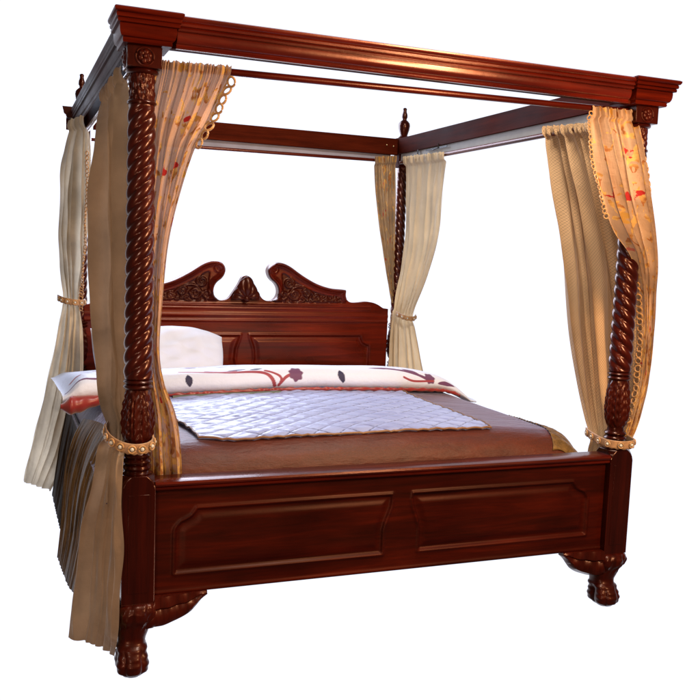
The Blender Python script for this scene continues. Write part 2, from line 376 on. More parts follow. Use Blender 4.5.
# caps over the front posts
def cap(x, s):
    p = cap_prof(.016); k = .062
    path = [(x+s*k, -.052, s, 0)]
    ring = [(x+.070, .07, 1, 0), (x+.070, -.050, 1, -1), (x-.070, -.050, -1, -1), (x-.070, .07, -1, 0)]
    if s < 0: ring = [(a+.0, b, c, d) for a, b, c, d in ring]
    # the outer side is tighter than the inner
    pr = [(o*.62, z) if o > 0 else (o, z) for o, z in p]
    ring = []
    xo, xi = x-.070*s*-1*-1, x+.075*s*-1*-1
    L, Rr = (x-.052, x+.062) if s > 0 else (x-.062, x+.052)
    ring = [(Rr, .075, 1, 0), (Rr, -.050, 1, -1), (L, -.050, -1, -1), (L, .075, -1, 0)]
    P = [[(xx+nx*max(o, 0)*.62, yy+ny*max(o, 0)*(.95), z) for (o, z) in p if o >= 0] for (xx, yy, nx, ny) in ring]
    m = MB(); nb = 0; P = [r+[(x, r[-1][1] if i in (0, 3) else .0, 2.108), (x, r[0][1] if i in (0, 3) else 0., 2.0115)] for i, r in enumerate(P)]
    m.grid(P, wrap_u=True)
    n = len(P[0]); m.f.append(tuple(range(n))); m.f.append(tuple(3*n+k for k in range(n))[::-1])
    return m
B(cap(AX, 1).build('cornice_cap', WCAP)); B(cap(BW, -1).build('cornice_cap', WCAP))
# pale bands added for background wall showing between canopy boards and rods
B(MB().box((.08, BD+.016, 1.972), (BW-.07, BD+.020, 2.030)).build('pale_gap_band', PALE))
B(MB().box((BW-.034, .12, 1.972), (BW-.031, BD-.06, 2.030)).build('pale_gap_band', PALEW))
B(MB().box((.028, .12, 1.985), (.031, 1.0, 2.030)).build('pale_gap_band', PALEW))
# hook on the right side board
B(MB().tube([(BW-.050, 1.62, 2.030), (BW-.052, 1.62, 2.008), (BW-.060, 1.66, 2.0), (BW-.052, 1.70, 2.008)], .0035, 6).box((BW-.049, 1.52, 2.004), (BW-.0465, 1.78, 2.012)).box((BW-.0495, 1.88, 1.992), (BW-.0465, 1.895, 2.022)).build('hook', BLACK))
# curtain rods
def rod(a, b, r=.0118): 
    a = Vector(a); b = Vector(b); return MB().tube([a+(b-a)*i/12 for i in range(13)], r, 14)
B(rod((.05, 0, 1.968), (BW-.05, 0, 1.994)).build('curtain_rod', WX))
B(rod((0, .05, 1.975), (0, BD-.05, 1.975)).build('curtain_rod', WY))
B(rod((BW-.03, .05, 1.968), (BW-.03, BD-.05, 1.970)).build('curtain_rod', WY))
B(rod((.05, BD, 1.966), (BW-.05, BD, 1.980), .0095).build('curtain_rod', WX))

# ---- posts
def post(x, y, hand, front=True):
    """barley twist post: square foot block, rings, acanthus vase, twist, carved collar, block"""
    p = empty('bed_post', None, None); del_keys = [k for k in p.keys()]
    for k in del_keys: del p[k]
    p.location = (x, y, 0); B(p, bed); p.matrix_parent_inverse = inv
    h = .053; zb = .232 if front else .0
    # square block with arched (lamb's tongue) chamfers at the top
    m = MB(); P = []
    for z, k in ((zb, 0), (.600, 0), (.618, .0), (.632, .004), (.645, .012), (.655, .022), (.661, .030)):
        hh = h
        P.append([(-hh+k, -hh), (hh-k, -hh), (hh, -hh+k), (hh, hh-k), (hh-k, hh), (-hh+k, hh), (-hh, hh-k), (-hh, -hh+k)])
        P[-1] = [(a, b, z) for a, b in P[-1]]
    m.grid(P, wrap_u=True); m.f.append(tuple(range(8))[::-1]); m.f.append(tuple(6*8+k for k in range(8)))
    m.build('square_block', WDZ, p, bevel=.003)
    if front:   # shallow sunk panel lines on the block's front
        MB().box((-.034, -h-.0015, .27), (.034, -h+.001, .60)).build('block_panel', WDZ, p, bevel=.001)
    prof = [(.655, .046), (.664, .048), (.668, .041), (.672, .039), (.676, .043), (.682, .046), (.689, .044), (.693, .038), (.697, .043), (.703, .046), (.709, .043), (.713, .037), (.717, .041), (.723, .044), (.729, .041), (.733, .035), (.745, .033), (.752, .034)]
    MB().lathe(prof).build('turned_rings', WDZ, p)
    def vase(r, a, z):
        t = (z-.75)/.19; lob = abs(math.cos(3.0*a+.3))
        return r*(1-.10*(1-lob)*math.sin(PI*min(max(t, 0), 1))) + .003*math.sin(26*a)*math.sin(PI*min(max(t, 0), 1))*lob + .0022*math.sin(z*190+3*math.cos(6*a))
    pr = [(.750+.19*i/26, .033+.0165*math.sin(PI*min(1, (i/26)**.75))**.9+(.004*(i/26))) for i in range(27)]
    MB().lathe(pr, n=72, fn=vase).build('carved_vase', WC, p)
    MB().lathe([(.938, .036), (.942, .044), (.948, .0475), (.954, .044), (.957, .039), (.960, .044), (.965, .0475), (.970, .044), (.973, .038), (.976, .040)]).build('turned_rings', WDZ, p)
    z0, z1 = .974, 1.842 if front else 1.95; n = int((z1-z0)/.0042)
    pitch = .190*hand
    def tw(r, a, z):
        c = abs(math.cos(2*(a-2*PI*z/pitch)))**.75
        e = min((z-z0)/.02, (z1-z)/.02, 1); return r*(.80+.20*(c*e+(1-e)*.55))
    R0, R1 = (.0475, .0440) if front else (.036, .033)
    MB().lathe([(z0+(z1-z0)*i/n, R0+(R1-R0)*i/n) for i in range(n+1)], n=72, fn=tw).build('barley_twist_shaft', WZ, p, angle=180)
    if front:
        MB().lathe([(1.838, .036), (1.841, .044), (1.846, .046), (1.851, .044), (1.854, .039)]).build('turned_rings', WDZ, p)
        def col(r, a, z): return r+.0022*math.sin(10*a)*math.sin(z*150)+.0012*math.sin(21*a+z*80)
        MB().lathe([(1.852+.082*i/22, .0385) for i in range(23)], n=72, fn=col).build('carved_collar', WC, p)
        MB().lathe([(1.931, .040), (1.934, .048), (1.939, .051), (1.944, .049), (1.948, .044)]).build('turned_rings', WDZ, p)
        MB().box((-h, -h, 1.947), (h, h, 2.0112)).build('top_block', WDZ, p, bevel=.002)
        for (dx, dy, ax) in ((0, -1, 'y'), (-1, 0, 'x')):
            m = MB(); cz = 1.979
            for k in range(6):
                a = k*PI/3+.3; u, w = .0135*math.cos(a), .0135*math.sin(a)
                c = (u, -h-.002, cz+w) if ax == 'y' else (-h-.002, u, cz+w)
                m.ball(c, .0098, 10, 6, (1, .6, 1) if ax == 'y' else (.6, 1, 1))
            m.ball((0, -h-.004, cz) if ax == 'y' else (-h-.004, 0, cz), .008)
            c = (0, -h-.001, cz) if ax == 'y' else (-h-.001, 0, cz)
            m.torus(c, (0, 1, 0) if ax == 'y' else (1, 0, 0), .0275, .0028, 28)
            m.build('carved_rosette', WC, p)
    else:
        MB().box((-.042, -.042, 1.945), (.042, .042, 2.125)).build('top_block', WM, p, bevel=.003)
        MB().lathe([(2.125, .030), (2.130, .033), (2.136, .026), (2.142, .022), (2.150, .024), (2.175, .032), (2.200, .036), (2.215, .034), (2.228, .024), (2.236, .014), (2.242, .013), (2.252, .018), (2.268, .0175), (2.284, .012), (2.294, .011), (2.302, .013), (2.308, .009), (2.311, .002)], n=28).build('finial', WDZ, p)
    return p
post(AX, 0, 1); post(BW, 0, -1); post(.0, BD, 1, False); post(BW+.006, BD, -1, False)
# little cap on the outer corner of the back left post, screws at the back right one
B(MB().sweep([(0, 2.06), (.012, 2.062), (.016, 2.075), (.026, 2.082), (.030, 2.10), (.034, 2.118), (-.03, 2.118), (-.03, 2.06)], [(-.072, BD-.09, -1, 0), (-.072, BD+.05, -1, 0)]).box((-.085, BD-.05, 2.0), (-.044, BD+.05, 2.059)).build('cornice_return', WDZ))
for (x, y, z) in ((BW+.0, BD-.045, 2.085), (BW-.022, BD-.045, 2.05), (1.80, BD-.014, 2.075), (1.845, BD-.014, 2.07)):
    B(MB().ball((x, y, z), .006).build('screw', BRASS))

# ---- feet: carved knee, ankle and scroll paw, with wing brackets
def foot(x, y, sx, px, lift):
    f = empty('bed_foot', None, None); [f.__delitem__(k) for k in list(f.keys())]
    f.location = (x, y, 0); B(f, bed); f.matrix_parent_inverse = inv
    # loft: z, half x, half y, dx, dy
    secs = [(.2312, .060, .060, 0, 0), (.224, .066, .066, 0, -.004), (.205, .071, .070, -.002, -.008), (.180, .066, .066, -.004, -.010), (.155, .053, .055, -.006, -.008), (.130, .052, .052, -.010, -.006), (.108, .046, .047, -.014, -.006), (.094, .044, .047, -.015, -.010), (.080, .047, .052, -.014, -.018), (.060, .047, .058, -.010, -.026), (.038, .052, .064, -.007, -.030), (.016, .052, .064, -.006, -.030), (.0, .045, .056, -.006, -.030), (-.012, .032, .044, -.006, -.028)]
    z_ = np.array([s[0] for s in secs]); zz = np.linspace(.2312, -.012, 50)
    cs = [np.interp(-zz, -z_, np.array([s[k] for s in secs])) for k in range(1, 5)]
    P = []
    for i, z in enumerate(zz):
        row = []
        for k in range(64):
            a = 2*PI*k/64; e = 2.6
            cx = abs(math.cos(a))**(2/e)*(1 if math.cos(a) >= 0 else -1); cy = abs(math.sin(a))**(2/e)*(1 if math.sin(a) >= 0 else -1)
            g = 0
            if z < .085: g = (-.010*(1-abs(math.sin(3*a+.0))**.55)*min(1, (.085-z)/.025)+.003)*(1 if z > .0 else .3)+.002*math.sin(z*260)*(abs(math.sin(3*a)))
            elif z > .14: g = .0035*math.sin(9*a+40*z)*math.sin((z-.14)*34)+.002*math.sin(17*a-90*z)
            k_ = (1-z/.2312)
            row.append((px*min(1, k_*1.6)+cx*(cs[0][i]+g), cs[3][i]+cy*(cs[1][i]+g), z+lift*k_))
        P.append(row)
    m = MB().grid(P, wrap_u=True); m.f.append(tuple(49*64+k for k in range(64))); m.f.append(tuple(range(64))[::-1])
    m.build('carved_knee_and_paw', WC, f)
    prof = spline([(.030, .126), (.055, .130), (.085, .131), (.115, .140), (.15, .153), (.178, .170), (.196, .190), (.215, .214), (.235, .231)], 6)
    def wing(axis):
        P = []
        for (u, zl) in prof:
            zt = .2315 if u < .053 else .2475; zl = min(zl, zt-.004)
            th = float(np.interp(u, [.03, .06, .09, .14, .235], [.044, .048, .044, .034, .022])); row = []
            for k, (v, w) in enumerate(((0, 0), (.15, .8), (.3, 1.), (.5, .96), (.62, .80), (.7, 1.02), (.85, 1.0), (1., .9), (1, -1), (0, -1))):
                z = zl+(zt-zl)*v; b = -th*w if w > 0 else .014
                if .2 < v < .95: b -= .0035*math.sin(u*110+v*4)*(1 if v > .45 else .3)
                row.append((sx*u, b-.012, z) if axis == 'x' else (-sx*(-b)*-1*-1*0+sx*0+(-sx*( -b))*1, u, z))
            P.append(row)
        m = MB().grid(P, wrap_u=True); n = 10; m.f.append(tuple(range(n))); m.f.append(tuple((len(prof)-1)*n+k for k in range(n))[::-1])
        return m
    wing('x').build('wing_bracket', WC, f); 
    wing('y').build('wing_bracket', WC, f)
    return f
foot(AX, 0, 1, -.014, .004); foot(BW, 0, -1, -.026, .030)

# ---- footboard
def panel_height(X, Z, outs, ridge=.007, w=.011, sink=.006, bw=.030):
    H = np.zeros_like(X)
    for o in outs:
        d, _, _ = poly_dist(X, Z, o)
        H += ridge*np.exp(-((d+.001)/w*1.9)**2)
        H += np.where(d > 0, -sink*sstep(0, w, d)+sink*1.1*sstep(w+.004, w+bw, d), 0)
    return H
def notch_panel(x0, x1, z0, z1, s):
    """outer top corner cut with a concave notch, inner edge drawn in a soft S; s=+1 outer side on the left"""
    L = [(0, 0), (0, .16/.235)] + [(.010+.085*(1-math.cos(a)), .70+.30*math.sin(a)**1.0) for a in np.linspace(0.05, PI/2, 9)] 
    w, h = x1-x0, z1-z0
    left = [(0, 0), (0, h*.66)]+[(a, h*.66+b) for a, b in ((.002, .010), (.010, .022), (.022, .034), (.040, .042), (.058, .052), (.068, .066), (.074, h*.34))]
    right = [(w+.020, h), (w+.022, h*.90), (w+.018, h*.78), (w+.008, h*.66), (w-.004, h*.52), (w-.010, h*.40), (w-.010, 0)]
    P = left+right
    if s < 0: P = [(w-a, b) for a, b in P][::-1]
    return [(x0+a, z0+b) for a, b in P]
pan1 = notch_panel(.128, .900, .313, .536, 1); pan2 = notch_panel(1.022, 1.782, .313, .536, -1)
fb = empty('footboard', None, None); [fb.__delitem__(k) for k in list(fb.keys())]; fb.location = (BW/2, 0, 0); B(fb, bed); fb.matrix_parent_inverse = inv
finv = Matrix.Translation((BW/2, 0, 0)).inverted()
def FB(o): o.parent = fb; o.matrix_parent_inverse = finv; return o
FB(relief(.058, BW-.052, .246, .606, .004, lambda X, Z: panel_height(X, Z, [pan1, pan2])+.004*np.exp(-((Z-.252)/.006)**2), -.022, thick=.045).build('panelled_board', WD, angle=180))
rail = [(-.030, .604), (-.040, .606), (-.046, .611), (-.047, .618), (-.042, .621), (-.052, .624), (-.056, .631), (-.052, .638), (-.040, .641), (.028, .642), (.036, .636), (.036, .604)]
FB(MB().sweep([(-o, z) for o, z in rail], [(.058, 0, 0, -1), (BW-.053, 0, 0, -1)]).build('top_rail', WX))
# side rails
for x in (-.002, BW-.030):
    B(MB().box((x, .054, .25), (x+.032, BD-.05, .50)).build('side_rail', WY, bevel=.004))

# ---- headboard
HC = .932
def H_(pts): return [(HC+a, z) for a, z in pts]
half = [(.000, 1.250), (.022, 1.240), (.046, 1.195), (.075, 1.150), (.100, 1.116), (.130, 1.103), (.160, 1.104), (.184, 1.122), (.196, 1.150), (.192, 1.182), (.176, 1.208), (.152, 1.228), (.136, 1.250), (.128, 1.280), (.136, 1.306), (.158, 1.326), (.190, 1.333), (.228, 1.327), (.270, 1.308), (.320, 1.275), (.370, 1.245), (.430, 1.215), (.490, 1.195), (.550, 1.184), (.618, 1.180), (.628, 1.172), (.626, 1.150), (.634, 1.125), (.655, 1.106), (.690, 1.100), (.730, 1.103), (.775, 1.108), (.815, 1.103), (.850, 1.090), (.885, 1.070), (.918, 1.066)]
hp = spline(half, 4)
outline = [(HC-.918, .25)]+[(HC-a, z) for a, z in hp[::-1]]+[(HC+a, z) for a, z in hp[1:]]+[(HC+.918, .25)]
top_right = np.array([(HC+a, z) for a, z in hp]); top_left = np.array([(HC-a, z) for a, z in hp])
def hpanel(s):
    P = [(.030, .30), (.030, .62), (.045, .70), (.058, .76), (.052, .82), (.034, .87), (.026, .900), (.740, .900), (.745, .880), (.758, .858), (.780, .845), (.803, .840), (.803, .30)]
    P = [(HC+s*a, z) for a, z in P]; return P if s > 0 else P[::-1]
def carve_region(s):
    P = [(.150, 1.098), (.205, 1.150), (.222, 1.200), (.215, 1.262), (.240, 1.268), (.300, 1.228), (.380, 1.185), (.450, 1.158), (.530, 1.142), (.590, 1.138), (.600, 1.105), (.585, 1.098)]
    return smooth_poly([(HC+s*a, z) for a, z in (P if s > 0 else P[::-1])], 3)
def scrolls(s):
    C = []
    def sp(cx, cz, r, a0, turns, d):
        t = np.linspace(0, 1, 34); a = a0+d*2*PI*turns*t; rr = r*(1-.82*t); return [(HC+s*(cx+q*math.cos(b)), cz+q*math.sin(b)) for q, b in zip(rr, a)]
    C.append(sp(.262, 1.212, .034, 1.2, 1.5, -1)); C.append(sp(.300, 1.145, .036, 3.0, 1.5, 1)); C.append(sp(.375, 1.152, .028, 2.6, 1.4, -1))
    C.append(sp(.440, 1.128, .024, 3., 1.4, 1)); C.append(sp(.505, 1.117, .007, 2.6, 1.3, -1)); C.append(sp(.232, 1.140, .026, 4.5, 1.2, 1)); C.append(sp(.560, 1.120, .014, 3., 1.2, 1))
    C.append([(HC+s*a, z) for a, z in spline([(.18, 1.112), (.24, 1.118), (.29, 1.18), (.34, 1.19), (.40, 1.165), (.45, 1.108), (.52, 1.11), (.585, 1.125)], 6)])
    for k in range(22):
        a = .20+.38*k/21; z = 1.105+.02*math.sin(k*2.1)+.05*max(0, (.42-a)/.22)*abs(math.sin(k*1.3)); an = k*2.4
        C.append([(HC+s*(a+.020*t*math.cos(an)), z+.020*t*math.sin(an)) for t in np.linspace(-1, 1, 5)])
    return C
SCR = [scrolls(1), scrolls(-1)]
def hh(X, Z):
    H = panel_height(X, Z, [hpanel(1), hpanel(-1)], .006, .013, .007, .03)
    # raised moulding following the swan necks
    for tr, s in ((top_right, 1), (top_left, -1)):
        u = s*(X-HC); d, _, _ = poly_dist(X, Z, tr, closed=False)
        k = (u > .12) & (u < .632) & (Z > 1.105)
        H += np.where(k, .016*np.clip(1-(d/.036)**2.4, 0, 1)*sstep(0, .006, d+.003)+.010*np.exp(-((d-.010)/.006)**2), 0)
        r = np.hypot(u-.166, Z-1.292); H += .012*np.clip(1-(r/.030)**2, 0, 1)+.006*np.exp(-((r-.024)/.004)**2)
    for ci, s in ((0, 1), (1, -1)):
        reg = carve_region(s); m = (s*(X-HC) > .13) & (s*(X-HC) < .62) & (Z > 1.085) & (Z < 1.29)
        if not m.any(): continue
        x = X[m]; z = Z[m]; d, _, _ = poly_dist(x, z, reg); h = -.006*sstep(0, .006, d)
        c = np.zeros_like(x)
        for k, cv in enumerate(SCR[ci]):
            q, _, _ = poly_dist(x, z, cv, closed=False); wd = .0085 if k < 8 else .0065
            c = np.maximum(c, .012*np.clip(1-(q/wd)**2, 0, 1)**.7)
        c += .0012*np.sin(x*420+z*260)*np.sin(z*510-x*190)
        H[m] += h+c*sstep(.0, .006, d)
    # long horizontal mouldings
    for z0, a, w in ((1.076, .010, .006), (1.058, .006, .006), (1.018, .005, .010), (.985, .007, .006)):
        H += a*np.exp(-((Z-z0)/w)**2)*(np.abs(X-HC) < (.80 if z0 > 1.03 else 2))
    return H
hbo = empty('headboard', None, None); [hbo.__delitem__(k) for k in list(hbo.keys())]; hbo.location = (HC, BD, 0); B(hbo, bed); hbo.matrix_parent_inverse = inv
hinv = Matrix.Translation((HC, BD, 0)).inverted()
def HB(o): o.parent = hbo; o.matrix_parent_inverse = hinv; return o
hbm = HB(relief(HC-.918, HC+.918, .25, 1.34, .0042, hh, BD-.030, outline, .05).build('carved_panel_board', WH, angle=180))
hbm.data.materials.append(WC); npol = len(hbm.data.polygons); cen = np.empty(npol*3); hbm.data.polygons.foreach_get('center', cen); cen = cen.reshape(-1, 3)
mi = np.zeros(npol, int)
for s in (1, -1):
    dd_, _, _ = poly_dist(cen[:, 0], cen[:, 2], carve_region(s)); mi |= ((dd_ > 0) & (cen[:, 1] < BD-.02)).astype(int)
hbm.data.polygons.foreach_set('material_index', mi)
# shell between the swan necks
P = []
for j in range(26):
    t = j/25; row = []
    for i in range(90):
        a = math.radians(-8+196*i/89); fl = abs(math.sin((a-.0)*5.5+PI/2*0))
        Rm = .076+.044*max(0, math.sin(a))**9
        r = Rm*t*(1+.05*fl*(t > .6)); row.append((HC-.004+r*math.cos(a), BD-.045-(.020*math.sin(PI*min(1, t*.95+.02))**.6+.007*fl*math.sin(PI*t*.9)), 1.118+r*math.sin(a)))
    P.append(row)
HB(MB().grid(P).ball((HC-.004, BD-.055, 1.115), .017).build('shell_carving', WC, solid=.012, offset=0, angle=180))

# ================================================================== MATTRESS AND BEDDING
def rbox(x0, x1, y0, y1, z0, z1, n=14, e=6, puff=0.):
    P = []
    for j in range(n+1):
        b = -PI/2+PI*j/n; row = []
        for i in range(4*n):
            a = 2*PI*i/(4*n); f = lambda v, p: abs(v)**(2/p)*(1 if v >= 0 else -1)
            row.append(((x0+x1)/2+(x1-x0)/2*f(math.cos(b), e)*f(math.cos(a), e*1.4), (y0+y1)/2+(y1-y0)/2*f(math.cos(b), e)*f(math.sin(a), e*1.4), (z0+z1)/2+(z1-z0)/2*f(math.sin(b), e)))
        P.append(row)
    return MB().grid(P, wrap_u=True)
tag(rbox(.045, BW-.05, .085, BD-.05, .40, .655).build('mattress', MATT), 'thick mattress lying inside the bed frame under the brown satin cover', 'mattress')

NS = rng.normal(size=(40, 4))
def wob(x, y, sc, amp):
    h = 0
    for k in range(7): h = h+math.sin(1)*0+np.sin((NS[k, 0]*x+NS[k, 1]*y)*sc+NS[k, 2]*9)
    return amp*h/3.5
def top_z(x, y):
    """height of the made-up bed"""
    z = .738-.030*((x-.93)/.95)**2+0*y
    z = z-.012*sstep(1.2, 1.9, x)
    z = z - .17*np.clip((x-1.70)/.20, 0, 1.1)**2.2 - .17*np.clip((.10-x)/.18, 0, 1.2)**2.2
    fr = np.clip((.235-y)/.165, 0, 1); z = z-.135*(1-np.sqrt(np.clip(1-fr**2.4, 0, 1)))
    z = .545+np.log1p(np.exp((z-.545)*70))/70
    return z+wob(x, y, 4.0, .0030)+wob(y+.3*x, x, 17, .0011)
ny, nx = 260, 260
Yg = np.concatenate([np.linspace(.055, .30, 90), np.linspace(.303, 2.0, 170)]); Xg = np.linspace(-.085, 1.885, nx)
XX, YY = np.meshgrid(Xg, Yg); ZZ = top_z(XX, YY)+.004*np.exp(-((YY-.16)/.09)**2)*np.sin(XX*9+np.sin(XX*23)*.6)*.6
m = MB().grid(np.stack([XX, YY, ZZ], 2)); 
cover = tag(m.build('bedspread', BROWN, angle=180), 'brown satin bedspread covering the mattress and draping in folds down both sides', 'bedspread')
# skirt along the front edge tucked behind the footboard, hanging sides
def drape(path_top, path_bot, folds, amp, rows=60, cols=300, mid=None, seed=0):
    r = np.random.default_rng(seed); A = spline(path_top, 12); Bp = spline(path_bot, 12)
    def rs(P, n):
        d = np.r_[0, np.cumsum(np.linalg.norm(np.diff(P, axis=0), axis=1))]; t = np.linspace(0, d[-1], n); return np.stack([np.interp(t, d, P[:, k]) for k in range(3)], 1)
    A = rs(A, cols); Bp = rs(Bp, cols); u = np.linspace(0, 1, cols); ph = folds*2*PI*(u+.03*np.sin(u*9+seed)+.02*np.sin(u*23))
    P = []
    for j in range(rows):
        t = j/(rows-1); c = A*(1-t)+Bp*t; c = c.copy()
        out = .035*math.sin(PI*min(1, t*1.5)*.5)
        f = (np.sin(ph+.8*np.sin(t*3+u*5))+.4*np.sin(2.3*ph+t*2))*amp*min(1, t*2.2)*(1-.8*t**2)
        nrm = np.stack([-(np.gradient(c[:, 1])), np.gradient(c[:, 0]), 0*u], 1); nrm /= np.linalg.norm(nrm, axis=1)[:, None]+1e-9
        P.append(c+nrm*f[:, None])
    return np.array(P)
Pd = drape([(-.075, 2.05, .56), (-.075, 1.4, .57), (-.075, 1.1, .57), (-.070, .80, .57)], [(-.155, 2.10, .03), (-.150, 1.5, .03), (-.142, 1.2, .03), (-.130, .95, .04)], 17, .007, seed=3)
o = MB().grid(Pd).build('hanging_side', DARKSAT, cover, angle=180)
# gathered old-gold panel over the left foot corner
Pg = drape([(-.075, 1.08, .640), (-.03, .75, .680), (-.005, .42, .685), (-.02, .13, .640)], [(-.172, 1.0, .05), (-.158, .80, .04), (-.140, .62, .04), (-.100, .44, .08)], 13, .007, seed=5, rows=90)
for j in range(Pg.shape[0]):
    t = j/(Pg.shape[0]-1); Pg[j, :, 0] -= .040*math.sin(PI*min(1, t*1.35)*.75)*(1-.5*t)*sstep(.1, .55, Pg[j, :, 1]); Pg[j, :, 2] += .09*math.sin(PI*t)*(1-t)
MB().grid(Pg).build('gathered_corner', GOLDSAT, cover, angle=180)
# old gold corner at the right foot end
P = []
for j in range(50):
    t = j/49; row = []
    for i in range(110):
        v = i/109; y = .085+.52*v; x = 1.675+.190*t+.10*v**.6*(1-t*.5)
        z = float(top_z(np.array(x), np.array(y)))+.004+.0065*math.sin(i*.42+5*t+math.sin(t*4)*2+math.sin(i*.13)*2)*min(1, t*2+.1)+.002*math.sin(i*1.1+9*t)
        row.append((x, y, z))
    P.append(row)
MB().grid(P).build('gold_corner', GOLDSAT, cover, solid=.004, angle=180)
Pr = drape([(1.885, .08, .565), (1.885, .8, .57), (1.885, 1.6, .57)], [(1.955, .10, .12), (1.955, .8, .12), (1.955, 1.6, .12)], 12, .012, seed=9)
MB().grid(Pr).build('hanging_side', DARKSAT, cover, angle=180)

def grid_obj(name, XX, YY, ZZ, col, mat, parent=None, solid=0.):
    m = MB().grid(np.stack([XX, YY, ZZ], 2)); o = m.build(name, mat, parent, angle=180, solid=solid, offset=-1)
    at = o.data.color_attributes.new('print', 'FLOAT_COLOR', 'POINT')
    c = np.ones((XX.size, 4)); c[:, :3] = col.reshape(-1, 3); at.data.foreach_set('color', c.ravel()); return o
# ---- quilted throw
n1, n2 = 420, 330
U, V = np.meshgrid(np.linspace(0, 1, n1), np.linspace(0, 1, n2))
x0 = .215; x1 = 1.43
XX = x0+(x1-x0)*U+.012*np.sin(V*9)*(1-U); YY = .165+1.02*V+.018*np.sin(U*PI)*-1*(1-V)
# rounded near-left corner
cr_ = np.clip((.30-U)/.30, 0, 1)*np.clip((.55-V)/.55, 0, 1); XX += .035*cr_**1.6; YY += .035*np.clip((.15-U)/.15, 0, 1)**2*(1-V)
a = (XX*1.0+YY*1.25)/.118; b = (XX*1.0-YY*1.25)/.118
sx = XX+.006*np.sin(YY*40)
da = np.abs((a+.12*np.sin(YY*11))-np.round(a+.12*np.sin(YY*11))); db = np.abs((b+.10*np.sin(XX*9))-np.round(b+.10*np.sin(XX*9)))
dl = np.minimum(da, db)
puff = .006*np.clip(dl*4.2, 0, 1)**.55*1.0
wr = .0011*np.sin(YY*150+6*np.sin(XX*7)+3*np.sin(XX*19))*np.sin(XX*11+YY*5)+wob(XX, YY, 26, .0016)+wob(YY, XX, 60, .0006)
ZZ = top_z(XX, YY)+.008+puff+wr*np.clip(dl*6, .2, 1)+wob(XX, YY, 6, .002)
dash = (np.sin((a if True else b)*21+np.sin(XX*31))+np.sin(b*17)) > -.9
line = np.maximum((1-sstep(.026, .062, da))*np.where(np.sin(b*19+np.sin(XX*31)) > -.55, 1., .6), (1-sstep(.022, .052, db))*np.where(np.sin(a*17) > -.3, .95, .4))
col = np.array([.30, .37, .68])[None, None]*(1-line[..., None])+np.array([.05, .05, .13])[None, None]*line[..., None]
st = np.clip(np.sin(YY*118+5*np.sin(XX*5)+2*np.sin(XX*17))*np.sin(XX*6.5+YY*9)*1.5-.45, 0, 1)[..., None]*(1-.6*V[..., None])  # bluish fold shading painted into the quilt colour as streaks
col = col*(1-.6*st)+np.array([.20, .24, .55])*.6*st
mo = sstep(.05, .9, wob(XX*1.2, YY*5., 7, 1.)+.5*wob(XX*2.5, YY*9, 9, 1.))[..., None]*(1-.5*V[..., None]); col = col*(1-.62*mo)+np.array([.24, .30, .60])*.62*mo  # wrinkle shadows painted into the colour as blue-lilac mottling
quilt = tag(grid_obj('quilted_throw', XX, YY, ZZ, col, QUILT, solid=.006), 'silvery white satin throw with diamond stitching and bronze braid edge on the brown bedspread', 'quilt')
edge = [(XX[j, 0], YY[j, 0], ZZ[j, 0]+.002) for j in range(n2-1, -1, -4)]+[(XX[0, i], YY[0, i], ZZ[0, i]+.001) for i in range(0, n1, 4)]+[(XX[j, -1], YY[j, -1], ZZ[j, -1]+.001) for j in range(0, n2, 4)]
MB().tube(edge, .0042, 8).build('bronze_braid', TRIMD, quilt)

# ---- duvet folded over at the head
n1, n2 = 520, 300
U, V = np.meshgrid(np.linspace(0, 1, n1), np.linspace(0, 1, n2))
# cross section walking from under the front fold, over the roll, back towards the headboard
prof_y = np.interp(V, [0, .05, .10, .18, .30, .45, .6, .8, 1.], [1.115, 1.075, 1.050, 1.040, 1.050, 1.085, 1.17, 1.45, 2.12])
prof_z = np.interp(V, [0, .05, .10, .18, .30, .45, .6, .8, 1.], [.000, .004, .018, .042, .072, .094, .098, .062, -.02])
ker = np.ones(21)/21
for _ in range(2):
    prof_y = np.apply_along_axis(lambda c: np.convolve(np.pad(c, 10, 'edge'), ker, 'valid'), 0, prof_y); prof_z = np.apply_along_axis(lambda c: np.convolve(np.pad(c, 10, 'edge'), ker, 'valid'), 0, prof_z)
XX = -.165+2.05*U
taper = np.clip(1-np.clip((XX-1.45)/.42, 0, 1)**1.8*.80, .15, 1)*(.55+.45*sstep(-.165, -.06, XX))
YY = prof_y-.02*np.sin(U*PI)+.012*np.sin(U*14+1)+.03*np.clip((XX-1.4)/.4, 0, 1)-.05*np.clip((.05-XX)/.2, 0, 1)
base = .738-.030*((XX-.93)/.95)**2-.012*sstep(1.2, 1.9, XX)-.05*np.clip((XX-1.65)/.2, 0, 1)**2+.0*YY
base = base+.012*np.clip((.3-XX)/.45, 0, 1)
ZZ = base+.010+prof_z*taper*1.08+wob(XX, YY, 7, .004)*np.clip(V*3, 0, 1)+wob(YY, XX, 20, .0018)
ZZ -= .030*(1-sstep(-.165, -.09, XX))
corner = (1-sstep(-.165, -.08, XX))*(1-sstep(.0, .5, V)); YY += .05*corner
white = np.array([.66, .74, .93]); col = np.ones(XX.shape+(3,))*white
def paint(mask, c): 
    k = np.clip(mask, 0, 1)[..., None]; col[:] = col*(1-k)+np.array(c)*k
s_ = np.cumsum(np.r_[0, np.hypot(np.diff(prof_y[:, 0]), np.diff(prof_z[:, 0]))]); SS = np.repeat(s_[:, None], n1, 1)   # distance along the cloth from the hidden hem
hem = s_[np.searchsorted(V[:, 0], .14)]
T = SS-hem
def leaf(cx, ct, w, h, ang=0):
    dx = XX-cx; dt = T-ct; c, s = math.cos(ang), math.sin(ang); a = dx*c+dt*s; b = -dx*s+dt*c
    r = np.abs(a)/w+(np.abs(b)/h)**2; return 1-sstep(.85, 1.0, r)
